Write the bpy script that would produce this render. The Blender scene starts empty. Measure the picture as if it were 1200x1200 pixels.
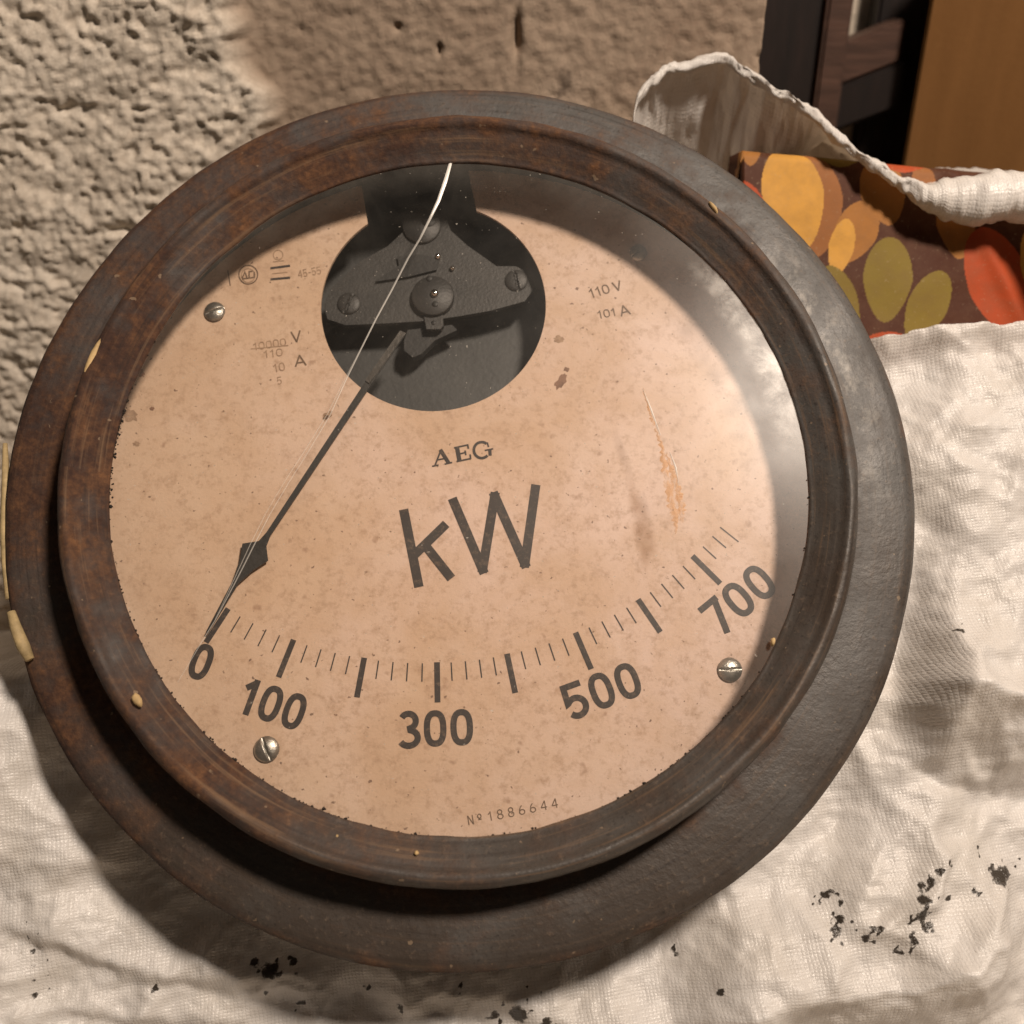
import bpy, bmesh, math, random
import numpy as np
from mathutils import Vector, Matrix
from mathutils.geometry import tessellate_polygon
random.seed(7); rng = np.random.default_rng(7)
sc = bpy.context.scene
C = sc.collection

# ------------------------------------------------------------------ camera, world, lamp, exposure
FPX = 1250.0                                  # focal length in pixels of the 1200 px photograph
PITCH = math.radians(29)
FC_CAM = Vector((-.0166, .0091, -.3511))      # flange centre in camera axes (from the fitted flange circle)
N_CAM = Vector((.0074, .2398, .9708)).normalized()
RC = Matrix.Rotation(math.radians(90) - PITCH, 3, 'X')
FC = Vector((-.0166, -.155, .30))             # flange centre in the room; the wall face is y = 0
CAM = FC - RC @ FC_CAM
cam = bpy.data.cameras.new('camera'); camo = bpy.data.objects.new('camera', cam); C.objects.link(camo)
camo.location = CAM; camo.rotation_euler = (math.radians(90) - PITCH, 0, 0)
cam.sensor_width = 36; cam.lens = 36 * FPX / 1200; cam.clip_start = .01; cam.clip_end = 50
cam.dof.use_dof = True; cam.dof.focus_distance = .345; cam.dof.aperture_fstop = 9
sc.camera = camo
w = bpy.data.worlds.new('World'); sc.world = w; w.use_nodes = True
w.node_tree.nodes['Background'].inputs[0].default_value = (1, .84, .68, 1)
w.node_tree.nodes['Background'].inputs[1].default_value = .05
NW = (RC @ N_CAM).normalized()
UW = (Vector((1, 0, 0)) - NW * NW.x).normalized()
VW = NW.cross(UW)
TH, AZ = math.radians(31.5), math.radians(43)   # lamp: overhead, up and to the right of the dial's normal
LDIR = (NW * math.cos(TH) + (UW * math.cos(AZ) + VW * math.sin(AZ)) * math.sin(TH)).normalized()
lamp = bpy.data.lights.new('ceiling_bulb', 'POINT'); lamp.energy = 64; lamp.color = (1, .845, .705); lamp.shadow_soft_size = .075
lampo = bpy.data.objects.new('ceiling_bulb', lamp); C.objects.link(lampo); lampo.location = FC + LDIR * 1.15
sc.view_settings.view_transform = 'Standard'; sc.view_settings.look = 'None'
sc.view_settings.exposure = 0; sc.view_settings.gamma = 1
sc.render.engine = 'CYCLES'

# ------------------------------------------------------------------ helpers
M4 = Matrix(((UW.x, VW.x, NW.x, FC.x), (UW.y, VW.y, NW.y, FC.y), (UW.z, VW.z, NW.z, FC.z), (0, 0, 0, 1)))
M4I = M4.inverted()
def ray(px, py): return RC @ Vector(((px - 600) / FPX, -(py - 600) / FPX, -1))
def pl(px, py, z):                            # pixel -> meter-plane coordinates at height z over the flange face
    d = ray(px, py); o = FC + NW * z
    t = (o - CAM).dot(NW) / d.dot(NW)
    q = CAM + d * t - o
    return q.dot(UW), q.dot(VW)
def wallpt(px, py, y=0.0):
    d = ray(px, py); t = (y - CAM.y) / d.y
    return CAM + d * t
def mesh(name, verts, faces, mat, parent=None, smooth=False, kind=None):
    m = bpy.data.meshes.new(name); m.from_pydata([tuple(v) for v in verts], [], [tuple(int(i) for i in f) for f in faces]); m.update()
    if smooth: m.polygons.foreach_set('use_smooth', [True] * len(m.polygons))
    if mat: m.materials.append(mat)
    o = bpy.data.objects.new(name, m); C.objects.link(o)
    if parent: o.parent = parent
    if kind: o['kind'] = kind
    return o
def empty(name, label, cat, mat4=None, group=None):
    o = bpy.data.objects.new(name, None); C.objects.link(o); o.empty_display_size = .02
    if mat4 is not None: o.matrix_world = mat4
    o['label'] = label; o['category'] = cat
    if group: o['group'] = group
    return o
_lat = {}
def noise2(x, y, seed=0):                     # gradient noise, about -1..1
    if seed not in _lat:
        a = np.random.default_rng(seed + 100).random((256, 256)) * 2 * np.pi
        _lat[seed] = (np.cos(a), np.sin(a))
    gx, gy = _lat[seed]
    xi = np.floor(x).astype(int); yi = np.floor(y).astype(int); fx = x - xi; fy = y - yi
    def g(i, j, dx, dy):
        return gx[(xi + i) & 255, (yi + j) & 255] * dx + gy[(xi + i) & 255, (yi + j) & 255] * dy
    u = fx * fx * fx * (fx * (fx * 6 - 15) + 10); v = fy * fy * fy * (fy * (fy * 6 - 15) + 10)
    a = g(0, 0, fx, fy) * (1 - u) + g(1, 0, fx - 1, fy) * u
    b = g(0, 1, fx, fy - 1) * (1 - u) + g(1, 1, fx - 1, fy - 1) * u
    return (a * (1 - v) + b * v) * 1.5
def fbm(x, y, n=4, seed=0, gain=.5):
    s = 0; a = 1; f = 1
    for i in range(n):
        s = s + a * noise2(x * f, y * f, seed + i); a *= gain; f *= 2.03
    return s
def sstep(a, b, x):
    t = np.clip((x - a) / (b - a), 0, 1); return t * t * (3 - 2 * t)
def grid_faces(ny, nx, keep=None):
    i = np.arange(ny - 1)[:, None] * nx + np.arange(nx - 1)[None, :]
    f = np.stack([i, i + 1, i + nx + 1, i + nx], -1)
    if keep is not None:
        k = keep[:-1, :-1] & keep[1:, :-1] & keep[:-1, 1:] & keep[1:, 1:]
        return f[k]
    return f.reshape(-1, 4)
def grid_mesh(name, P, mat, parent=None, keep=None, kind=None, uv=None, attrs=None, smooth=True):
    ny, nx, _ = P.shape
    F = grid_faces(ny, nx, keep)
    V = P.reshape(-1, 3); used = np.zeros(len(V), bool); used[F.ravel()] = True
    idx = -np.ones(len(V), int); idx[used] = np.arange(used.sum()); V = V[used]; F = idx[F]
    m = bpy.data.meshes.new(name)
    m.vertices.add(len(V)); m.vertices.foreach_set('co', V.astype(np.float32).ravel())
    m.loops.add(len(F) * 4); m.loops.foreach_set('vertex_index', F.astype(np.int32).ravel())
    m.polygons.add(len(F)); m.polygons.foreach_set('loop_start', np.arange(len(F), dtype=np.int32) * 4)
    m.update(calc_edges=True); m.validate()
    if smooth: m.polygons.foreach_set('use_smooth', np.ones(len(m.polygons), bool))
    if uv is not None:
        l = m.uv_layers.new(name='UVMap'); li = np.empty(len(m.loops), np.int32); m.loops.foreach_get('vertex_index', li)
        l.data.foreach_set('uv', uv.reshape(-1, 2)[used][li].astype(np.float32).ravel())
    for k, a in (attrs or {}).items():
        if a.ndim == 3:
            at = m.attributes.new(k, 'FLOAT_COLOR', 'POINT'); c = np.ones((len(V), 4), np.float32); c[:, :3] = a.reshape(-1, 3)[used]
            at.data.foreach_set('color', c.ravel())
        else:
            at = m.attributes.new(k, 'FLOAT', 'POINT'); at.data.foreach_set('value', a.ravel()[used].astype(np.float32))
    if mat: m.materials.append(mat)
    o = bpy.data.objects.new(name, m); C.objects.link(o)
    if parent: o.parent = parent
    if kind: o['kind'] = kind
    return o
def revolve(name, prof, mat, parent=None, seg=240, rough=0.0, seed=0, close_in=False, c=(0, 0)):
    V = []; F = []; n = len(prof)
    for k in range(seg):
        a = 2 * math.pi * k / seg; ca, sa = math.cos(a), math.sin(a)
        for j, (r, z) in enumerate(prof):
            V.append((c[0] + r * ca, c[1] + r * sa, z))
    for k in range(seg):
        for j in range(n - 1):
            a = k * n + j; b = ((k + 1) % seg) * n + j
            F.append((a, b, b + 1, a + 1))
    if close_in:
        F.append([k * n for k in range(seg)][::-1]); F.append([k * n + n - 1 for k in range(seg)])
    if rough:
        A = np.array(V); ang = np.arctan2(A[:, 1] - c[1], A[:, 0] - c[0]); rr = np.hypot(A[:, 0] - c[0], A[:, 1] - c[1])
        d = fbm(np.cos(ang) * 6 + rr * 150 + 40, np.sin(ang) * 6 + A[:, 2] * 250 + 40, 4, seed) * rough
        e = fbm(np.cos(ang) * 1.6 + 9, np.sin(ang) * 1.6 + 9, 2, seed + 5) * rough * 2
        A[:, 2] += d; s = 1 + (d + e) / np.maximum(rr, .01); A[:, 0] = c[0] + (A[:, 0] - c[0]) * s; A[:, 1] = c[1] + (A[:, 1] - c[1]) * s
        V = A
    return mesh(name, V, F, mat, parent, True)

# node material builder
class NT:
    def __init__(self, name):
        self.m = bpy.data.materials.new(name); self.m.use_nodes = True
        self.n = self.m.node_tree.nodes; self.l = self.m.node_tree.links
        self.n.clear(); self.out = self.n.new('ShaderNodeOutputMaterial')
    def node(self, t, ins=None, **kw):
        x = self.n.new(t)
        for k, v in kw.items(): setattr(x, k, v)
        for k, v in (ins or {}).items(): self.set(x, k, v)
        return x
    def set(self, x, k, v):
        if hasattr(v, 'is_output') or isinstance(v, bpy.types.NodeSocket): self.l.new(v, x.inputs[k])
        else: x.inputs[k].default_value = v
    def obj(self): return self.node('ShaderNodeTexCoord').outputs['Object']
    def map(self, v, scale=(1, 1, 1), loc=(0, 0, 0)): return self.node('ShaderNodeMapping', {'Vector': v, 'Scale': scale, 'Location': loc}).outputs[0]
    def noise(self, v, scale, detail=4, rough=.55, dist=0): return self.node('ShaderNodeTexNoise', {'Vector': v, 'Scale': scale, 'Detail': detail, 'Roughness': rough, 'Distortion': dist}).outputs['Fac']
    def ramp(self, f, *stops):
        r = self.node('ShaderNodeValToRGB', {'Fac': f}); e = r.color_ramp.elements
        while len(e) < len(stops): e.new(.5)
        for q, (p, c) in zip(e, stops):
            q.position = p; q.color = (c, c, c, 1) if isinstance(c, (int, float)) else (*c, 1)
        return r.outputs[0]
    def mix(self, f, a, b, blend='MIX'):
        x = self.node('ShaderNodeMix', data_type='RGBA', blend_type=blend)
        self.set(x, 0, f)
        for i, v in ((6, a), (7, b)):
            if isinstance(v, tuple) and len(v) == 3: v = (*v, 1)
            self.set(x, i, v)
        return x.outputs[2]
    def math(self, op, a, b=0.0, clamp=False):
        x = self.node('ShaderNodeMath', operation=op, use_clamp=clamp); self.set(x, 0, a); self.set(x, 1, b); return x.outputs[0]
    def attr(self, name, col=False):
        return self.node('ShaderNodeAttribute', attribute_name=name).outputs['Color' if col else 'Fac']
    def bump(self, h, dist, strength=1.0, normal=None):
        b = self.node('ShaderNodeBump', {'Height': h, 'Distance': dist, 'Strength': strength})
        if normal is not None: self.l.new(normal, b.inputs['Normal'])
        return b.outputs[0]
    def pbr(self, color, rough=.5, metal=0.0, spec=.5, normal=None, **kw):
        p = self.node('ShaderNodeBsdfPrincipled')
        if isinstance(color, tuple): color = (*color, 1)
        self.set(p, 'Base Color', color); self.set(p, 'Roughness', rough); self.set(p, 'Metallic', metal); self.set(p, 'Specular IOR Level', spec)
        if normal is not None: self.l.new(normal, p.inputs['Normal'])
        return p.outputs[0]
    def done(self, sh): self.l.new(sh, self.out.inputs['Surface']); return self.m

# ------------------------------------------------------------------ materials
def mat_plaster():
    t = NT('rough_plaster'); o = t.obj(); rgh = t.attr('rough')
    base = t.mix(rgh, t.ramp(t.noise(o, 22, 6, .6), (.3, (.28, .205, .152)), (.55, (.36, .275, .208)), (.75, (.46, .36, .28))),
                 t.ramp(t.noise(o, 30, 6, .65), (.3, (.58, .505, .42)), (.55, (.70, .625, .53)), (.8, (.77, .70, .61))))
    gr = t.noise(o, 420, 4, .6)
    base = t.mix(t.ramp(gr, (.35, .35), (.6, 0.0)), base, (.30, .24, .18))
    dark = t.ramp(t.noise(t.map(o, (1, 1, .45)), 70, 3, .5), (.70, 0.0), (.76, 1.0))
    base = t.mix(t.math('MULTIPLY', dark, .55), base, (.05, .038, .03))
    return t.done(t.pbr(base, .92, 0, .15, t.bump(t.noise(o, 900, 5, .7), .0008, .6)))
def mat_metal(name, seed, rust_lo, rust_hi, paint=(.080, .076, .072), zone=0):
    t = NT(name); o = t.map(t.obj(), (1, 1, 1), (seed * 1.7, seed * .9, 0))
    big = t.noise(o, 16, 6, .62, .4); mid = t.noise(o, 60, 6, .65); fine = t.noise(o, 420, 4, .65)
    xyz = t.node('ShaderNodeSeparateXYZ', {0: t.obj()})
    # rust is heavier on the side away from the lamp's wall corner (upper left) and along the rim
    side = t.math('MULTIPLY_ADD', xyz.outputs[0], -1.0); 
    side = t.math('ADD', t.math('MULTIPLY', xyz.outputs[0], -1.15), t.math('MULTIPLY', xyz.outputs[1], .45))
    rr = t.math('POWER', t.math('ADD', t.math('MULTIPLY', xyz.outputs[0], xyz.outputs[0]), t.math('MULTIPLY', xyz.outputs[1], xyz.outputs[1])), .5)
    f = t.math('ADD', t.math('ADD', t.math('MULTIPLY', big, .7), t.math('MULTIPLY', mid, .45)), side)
    if zone:   # close round the drum the rust is denser
        f = t.math('ADD', f, t.ramp(t.math('MULTIPLY', t.math('SUBTRACT', .150, rr), 25.0), (.0, .16), (.08, 0.0), (.35, 0.0), (.62, .20)))
    rust = t.ramp(f, (rust_lo, 0.0), (rust_hi, 1.0))
    rc = t.ramp(t.math('ADD', t.math('MULTIPLY', mid, .6), t.math('MULTIPLY', fine, .4)), (.36, (.024, .011, .009)), (.48, (.055, .025, .015)), (.58, (.105, .048, .023)), (.72, (.21, .095, .038)))
    pc = t.mix(t.ramp(t.noise(o, 40, 5, .6), (.4, 0.0), (.7, .6)), (*paint, 1), (paint[0] * 1.5, paint[1] * 1.5, paint[2] * 1.55, 1))
    low_brown = t.math('ADD', t.noise(t.map(o, (1, 1, 1), (4, 1, 0)), 22, 6, .65), t.math('MULTIPLY', xyz.outputs[1], -1.6))  # brown tone grows towards the bottom, broken up by noise
    pc = t.mix(t.ramp(low_brown, (.42, 0.0), (.72, .85)), pc, (.046, .032, .023))
    pc = t.mix(t.ramp(fine, (.58, 0.0), (.72, .6)), pc, (.15, .11, .08))
    pc = t.mix(t.ramp(t.noise(o, 900, 3), (.3, .6), (.42, 0.0)), pc, (.02, .017, .015))
    az = t.math('ARCTAN2', xyz.outputs[1], xyz.outputs[0])
    zone_a = t.ramp(t.math('MULTIPLY', t.math('ADD', az, .15), .9), (.0, 0.0), (.35, 1.0), (.6, 1.0), (.85, 0.0))
    zone_r = t.ramp(t.math('MULTIPLY', t.math('SUBTRACT', rr, .12), 30.0), (.12, 0.0), (.3, 1.0), (.5, .7), (.8, 0.0))
    scf = t.math('MULTIPLY', t.math('MULTIPLY', zone_a, zone_r), t.ramp(t.noise(t.map(o, (1, .6, 1)), 150, 6, .75), (.50, 0.0), (.66, .9)))
    pc = t.mix(scf, pc, (.40, .37, .33))
    col = t.mix(rust, pc, rc)
    pol = t.node('ShaderNodeCombineXYZ', {0: t.math('MULTIPLY', az, 2.2), 1: t.math('MULTIPLY', rr, 620.0), 2: t.math('MULTIPLY', xyz.outputs[2], 300.0)}).outputs[0]
    rings = t.noise(pol, 1.0, 5, .6)
    col = t.mix(t.ramp(rings, (.54, 0.0), (.74, .75 if not zone else .2)), col, (.19, .115, .065))
    col = t.mix(t.ramp(rings, (.28, .6), (.44, 0.0)), col, (.022, .015, .012))
    speck = t.ramp(t.noise(o, 330, 2, .4), (.735, 0.0), (.76, 1.0))
    col = t.mix(t.math('MULTIPLY', speck, .6), col, (.28, .2, .13))
    ro = t.mix(rust, t.ramp(mid, (.3, .42), (.7, .62)), (.9, .9, .9))
    h = t.math('ADD', t.math('MULTIPLY', fine, .5), t.math('MULTIPLY', t.math('MULTIPLY', rust, t.noise(o, 160, 5, .7)), 1.2))
    return t.done(t.pbr(col, ro, 0.0, .45, t.bump(h, .0006, .8)))
def mat_dial():
    t = NT('aged_dial_card'); o = t.obj(); xyz = t.node('ShaderNodeSeparateXYZ', {0: o})
    rr0 = t.math('POWER', t.math('ADD', t.math('MULTIPLY', xyz.outputs[0], xyz.outputs[0]), t.math('MULTIPLY', xyz.outputs[1], xyz.outputs[1])), .5)
    base = t.mix(t.ramp(t.math('ADD', t.math('MULTIPLY', xyz.outputs[0], 3.2), t.noise(o, 18, 4)), (.25, 0.0), (.7, 1.0)), (.61, .445, .325), (.67, .51, .435))
    base = t.mix(t.ramp(t.noise(o, 26, 5, .6, .5), (.38, .7), (.6, 0.0)), base, (.54, .37, .25))
    base = t.mix(t.ramp(t.noise(o, 130, 5, .7), (.54, 0.0), (.80, .6)), base, (.40, .26, .175))
    base = t.mix(t.ramp(t.noise(t.map(o, (1, 1, 1), (3, 5, 0)), 210, 2, .5), (.68, 0.0), (.78, .6)), base, (.30, .18, .12))
    base = t.mix(t.ramp(t.noise(t.map(o, (1, 1, 1), (8, 2, 0)), 520, 2, .5), (.69, 0.0), (.74, .8)), base, (.12, .07, .05))
    rr = t.math('POWER', t.math('ADD', t.math('MULTIPLY', xyz.outputs[0], xyz.outputs[0]), t.math('MULTIPLY', xyz.outputs[1], xyz.outputs[1])), .5)
    spots = t.ramp(t.noise(t.map(o, (1, 1, 1), (1, 9, 0)), 330, 4, .7), (.50, 0.0), (.74, .65))
    base = t.mix(spots, base, (.36, .23, .15))
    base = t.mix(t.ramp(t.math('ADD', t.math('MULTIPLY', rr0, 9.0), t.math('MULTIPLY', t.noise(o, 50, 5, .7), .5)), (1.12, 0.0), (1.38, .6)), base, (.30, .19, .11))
    edge = t.ramp(t.math('ADD', t.math('MULTIPLY', rr, 9.0), t.math('MULTIPLY', t.noise(o, 60, 5, .7), .45)), (.93, 0.0), (1.0, .0)) 
    return t.done(t.pbr(base, .62, 0, .25, t.bump(t.noise(o, 900, 4), .0002, .5)))
def mat_ink():
    t = NT('dial_ink'); o = t.obj()
    c = t.mix(t.ramp(t.noise(o, 500, 4, .7), (.52, 0.0), (.8, .7)), (.048, .040, .037), (.21, .15, .11))
    return t.done(t.pbr(c, .6, 0, .3))
def mat_faint(a, nm):
    t = NT(nm); o = t.obj()
    c = t.ramp(t.noise(o, 700, 3, .6), (.35, (.27 * a, .175 * a, .115 * a)), (.65, (.40 * a, .27 * a, .18 * a)))
    return t.done(t.pbr(c, .65, 0, .25))
def mat_glass():
    t = NT('dusty_glass'); o = t.obj()
    fr = t.node('ShaderNodeFresnel', {'IOR': 1.31}).outputs[0]
    gl = t.node('ShaderNodeBsdfGlossy', {'Roughness': t.ramp(t.noise(o, 60, 4), (.3, .23), (.7, .32)), 'Color': (1, 1, 1, 1)}).outputs[0]
    tr = t.node('ShaderNodeBsdfTransparent', {'Color': (.97, .965, .95, 1)}).outputs[0]
    a = t.node('ShaderNodeMixShader', {0: fr, 1: tr, 2: gl}).outputs[0]
    xyz = t.node('ShaderNodeSeparateXYZ', {0: o})
    rr = t.math('POWER', t.math('ADD', t.math('MULTIPLY', xyz.outputs[0], xyz.outputs[0]), t.math('MULTIPLY', xyz.outputs[1], xyz.outputs[1])), .5)
    rim = t.ramp(t.math('MULTIPLY', rr, 8.0), (.80, 0.0), (.885, .10))
    film = t.ramp(t.noise(o, 45, 5, .65, .6), (.35, .010), (.75, .040))
    spk = t.ramp(t.noise(o, 900, 2, .5), (.735, 0.0), (.76, .5))
    dust = t.math('ADD', t.math('ADD', film, t.math('MULTIPLY', rim, t.noise(o, 90, 5, .7))), spk, True)
    df = t.node('ShaderNodeBsdfDiffuse', {'Color': (.60, .55, .48, 1)}).outputs[0]
    return t.done(t.node('ShaderNodeMixShader', {0: dust, 1: a, 2: df}).outputs[0])
def mat_film(col, lo, hi, mx, scale=300, stretch=(1, 1, 1), nm='glass_film', rough=.35, tint=None):
    t = NT(nm); o = t.map(t.obj(), stretch)
    a = t.math('MULTIPLY', t.ramp(t.noise(o, scale, 5, .7, .3), (lo, 0.0), (hi, mx)), t.attr('fade'))
    tr = t.node('ShaderNodeBsdfTransparent').outputs[0]
    p = t.pbr(col, rough, 0, .6)
    if tint: p = t.node('ShaderNodeMixShader', {0: .5, 1: t.node('ShaderNodeBsdfTransparent', {'Color': (*tint, 1)}).outputs[0], 2: p}).outputs[0]
    return t.done(t.node('ShaderNodeMixShader', {0: a, 1: tr, 2: p}).outputs[0])
def mat_simple(name, col, rough=.6, metal=0.0, var=.35, scale=120, bump=.0002, spec=.5):
    t = NT(name); o = t.obj()
    c = t.mix(t.ramp(t.noise(o, scale, 5, .65), (.35, 0.0), (.7, 1.0)), tuple(x * (1 - var) for x in col), tuple(min(1, x * (1 + var)) for x in col))
    return t.done(t.pbr(c, rough, metal, spec, t.bump(t.noise(o, scale * 5, 4, .6), bump, .7)))
def mat_sack():
    t = NT('woven_sack_plastic'); uv = t.node('ShaderNodeUVMap').outputs[0]
    warp = t.node('ShaderNodeVectorMath', {0: uv, 1: t.node('ShaderNodeVectorMath', {0: t.node('ShaderNodeTexNoise', {'Vector': uv, 'Scale': 60.0, 'Detail': 3.0}).outputs['Color'], 1: (.0016, .0016, 0)}, operation='MULTIPLY').outputs[0]}, operation='ADD').outputs[0]
    wx = t.node('ShaderNodeTexWave', {'Vector': warp, 'Scale': 260.0, 'Distortion': 1.5, 'Detail': 2.0, 'Detail Scale': .6}, bands_direction='X').outputs['Fac']
    wy = t.node('ShaderNodeTexWave', {'Vector': warp, 'Scale': 300.0, 'Distortion': 1.5, 'Detail': 2.0, 'Detail Scale': .6}, bands_direction='Y').outputs['Fac']
    amt = t.ramp(t.noise(uv, 24, 3, .6), (.35, .25), (.65, 1.0))
    sx = t.math('POWER', wx, .45); sy = t.math('POWER', wy, .45)
    weave = t.math('MULTIPLY', t.math('MULTIPLY', sx, sy), amt)
    gaps = t.math('MULTIPLY', t.ramp(t.math('MULTIPLY', wx, wy), (.0, 1.0), (.012, 0.0)), t.ramp(t.noise(uv, 70, 3), (.45, 0.0), (.6, 1.0)))
    crk = t.node('ShaderNodeTexNoise', {'Vector': uv, 'Scale': 190.0, 'Detail': 6.0, 'Roughness': .7, 'Distortion': 1.2}).outputs['Fac']
    base = t.ramp(t.noise(uv, 30, 6, .65), (.3, (.76, .72, .67)), (.55, (.84, .81, .78)), (.8, (.88, .86, .84)))
    base = t.mix(t.ramp(t.noise(uv, 330, 4, .7), (.62, 0.0), (.80, .5)), base, (.36, .29, .22))
    base = t.mix(t.math('MULTIPLY', gaps, .35), base, (.30, .25, .20))
    soot = t.ramp(t.math('ADD', t.math('MULTIPLY', t.attr('soot'), 1.0), t.math('MULTIPLY', t.noise(uv, 420, 5, .75, .5), .9)), (.86, 0.0), (.93, .75), (1.0, 1.0))
    base = t.mix(soot, base, (.055, .045, .036))
    fac = t.node('ShaderNodeTexVoronoi', {'Vector': warp, 'Scale': 210.0, 'Randomness': 1.0}, feature='F1').outputs['Distance']
    fin = t.node('ShaderNodeTexNoise', {'Vector': uv, 'Scale': 650.0, 'Detail': 3.0, 'Roughness': .6, 'Distortion': 1.5}).outputs['Fac']
    crk = t.math('ADD', crk, t.math('ADD', t.math('MULTIPLY', fac, .7), t.math('MULTIPLY', fin, .7)))
    n = t.bump(t.math('ADD', t.math('MULTIPLY', weave, .42), t.math('MULTIPLY', crk, 1.0)), .0006, .55)
    p = t.node('ShaderNodeBsdfPrincipled'); t.set(p, 'Base Color', base); t.set(p, 'Roughness', .30); t.set(p, 'Specular IOR Level', .6); t.l.new(n, p.inputs['Normal'])
    tl = t.node('ShaderNodeBsdfTranslucent', {'Color': t.mix(1.0, base, (.95, .78, .58), 'MULTIPLY'), 'Normal': n}).outputs[0]
    return t.done(t.node('ShaderNodeMixShader', {0: .18, 1: p.outputs[0], 2: tl}).outputs[0])
def mat_print():
    t = NT('floral_print_paper'); o = t.obj(); c = t.attr('print', True)
    c = t.mix(t.ramp(t.noise(o, 130, 5, .65), (.4, 0.0), (.75, .3)), c, (.16, .09, .05))
    c = t.mix(t.ramp(t.noise(o, 700, 3, .65), (.62, 0.0), (.72, .25)), c, (.5, .38, .25))
    return t.done(t.pbr(c, .6, 0, .15, t.bump(t.noise(o, 260, 4), .0003, .3)))
def mat_wood(name, col, ax=(1, 1, .12)):
    t = NT(name); o = t.map(t.obj(), ax)
    c = t.ramp(t.noise(o, 180, 6, .65, .6), (.3, tuple(x * .45 for x in col)), (.55, col), (.8, tuple(x * 1.7 for x in col)))
    return t.done(t.pbr(c, .6, 0, .4, t.bump(t.noise(o, 500, 4), .0004, .6)))
def mat_card():
    t = NT('brown_cardboard'); o = t.obj()
    c = t.ramp(t.noise(t.map(o, (1, 1, .15)), 60, 6, .6), (.3, (.135, .062, .018)), (.7, (.175, .083, .026)))
    c = t.mix(t.ramp(t.noise(o, 500, 4), (.55, 0.0), (.8, .25)), c, (.22, .115, .045))
    return t.done(t.pbr(c, .8, 0, .2, t.bump(t.noise(o, 300, 4), .0004, .4)))

M = dict(plaster=mat_plaster(), flange=mat_metal('flange_paint_rust', 1, .54, .80, zone=1), bezel=mat_metal('bezel_paint_rust', 3, .44, .72, (.072, .067, .062)),
         dial=mat_dial(), ink=mat_ink(), faint=mat_faint(1.0, 'faded_ink'), grey=mat_faint(.45, 'worn_ink'), glass=mat_glass(),
         black=mat_simple('black_lacquer', (.014, .013, .013), .45), steel=mat_simple('dull_steel', (.42, .40, .36), .34, .85, .3, 300),
         bracket=mat_simple('bracket_grey', (.038, .036, .034), .5, .2, .18, 200), backing=mat_simple('backing_grey', (.044, .044, .043), .55, .1, .15, 120),
         mech=mat_simple('mechanism_dark', (.012, .011, .010), .55, 0), jewel=mat_simple('polished_pin', (.8, .76, .7), .15, 1.0, .1),
         needle=mat_simple('pointer_black', (.022, .020, .018), .5), sack=mat_sack(), floral=mat_print(), straw=mat_simple('dry_straw', (.46, .34, .17), .7, 0, .3, 200),
         putty=mat_simple('dried_putty', (.55, .38, .18), .75), grit=mat_simple('black_grit', (.02, .014, .01), .9), post=mat_wood('shaded_dark_wood', (.010, .005, .004)),  # post: dark wood, near-black because deep shade is put into its colour
         rail=mat_wood('brown_wood', (.070, .036, .025), (.12, 1, 1)), card=mat_card(), concrete=mat_simple('pale_render', (.6, .52, .42), .9, 0, .25, 40, .001))

# ------------------------------------------------------------------ the setting: wall, back wall, floor
xe = wallpt(893, 40).x                                      # where the near wall ends
h = .0011
xs = np.arange(-.52, xe + h, h); zs = np.arange(0.0, .56, h)
X, Z = np.meshgrid(xs, zs)
bl0, bl1 = wallpt(262, 0), wallpt(318, 150)
xb = bl1.x + (Z - bl1.z) * (bl0.x - bl1.x) / (bl0.z - bl1.z) + fbm(Z * 40 + 3, X * 6, 4, 31) * .007
rough = sstep(.006, -.006, X - xb)
wx = X + fbm(X * 90, Z * 90, 2, 60) * .003; wz = Z + fbm(X * 90 + 7, Z * 90, 2, 61) * .003
lump = 1 - np.abs(noise2(wx * 95, wz * 125, 3)) * 1.3
lump2 = 1 - np.abs(noise2(wx * 190, wz * 230, 4)) * 1.2
big = fbm(X * 22, Z * 22, 3, 5)
hr = .006 + .0032 * big + .0019 * lump + .0018 * lump2 + .0012 * noise2(X * 330, Z * 380, 9) + .0006 * noise2(X * 440 + 9, Z * 440, 10) - .0030 * sstep(.42, .75, noise2(wx * 60 + 5, wz * 85, 12))
hs = .0012 * fbm(X * 14, Z * 14, 3, 21) + .0007 * fbm(X * 160, Z * 160, 4, 22, .7) - .0035 * sstep(.66, .78, noise2(X * 85 + 3, Z * 60, 23)) - .006 * np.exp(-(((X - wallpt(605, 40).x) / .0016) ** 2 + ((Z - wallpt(605, 40).z) / .009) ** 2)) + .0012 * sstep(.1, .6, noise2(X * 50, Z * 16, 24)) * sstep(.06, 0, X - xb)
ch = 1 - np.abs(fbm(wx * 48 + 2, wz * 62, 3, 14)) * 1.5
hr = hr + .0026 * ch + .0016 * sstep(.0, .5, noise2(wx * 120 + 3, wz * 150, 15)) * sstep(-.3, .4, noise2(X * 40, Z * 40, 16))
hr = .0070 + (hr - .0075) * .62 + .0005 * fbm(X * 300, Z * 300, 2, 18)
Y = -(hs * (1 - rough) + hr * rough)
P = np.stack([X, Y, Z], -1)
col_back = P[:, -1:, :].copy(); ret = [col_back + np.array([0, .034 * k, 0]) for k in range(1, 5)]   # the wall's end face
P = np.concatenate([P] + ret, 1); rough = np.concatenate([rough] + [rough[:, -1:]] * 4, 1)
o = grid_mesh('wall', P, M['plaster'], kind='structure', attrs={'rough': rough})
o = mesh('back_wall', [(xe - .02, .1385, -.02), (.9, .1385, -.02), (.9, .1385, .9), (xe - .02, .1385, .9)], [(0, 1, 2, 3)], M['concrete'], kind='structure')
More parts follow.
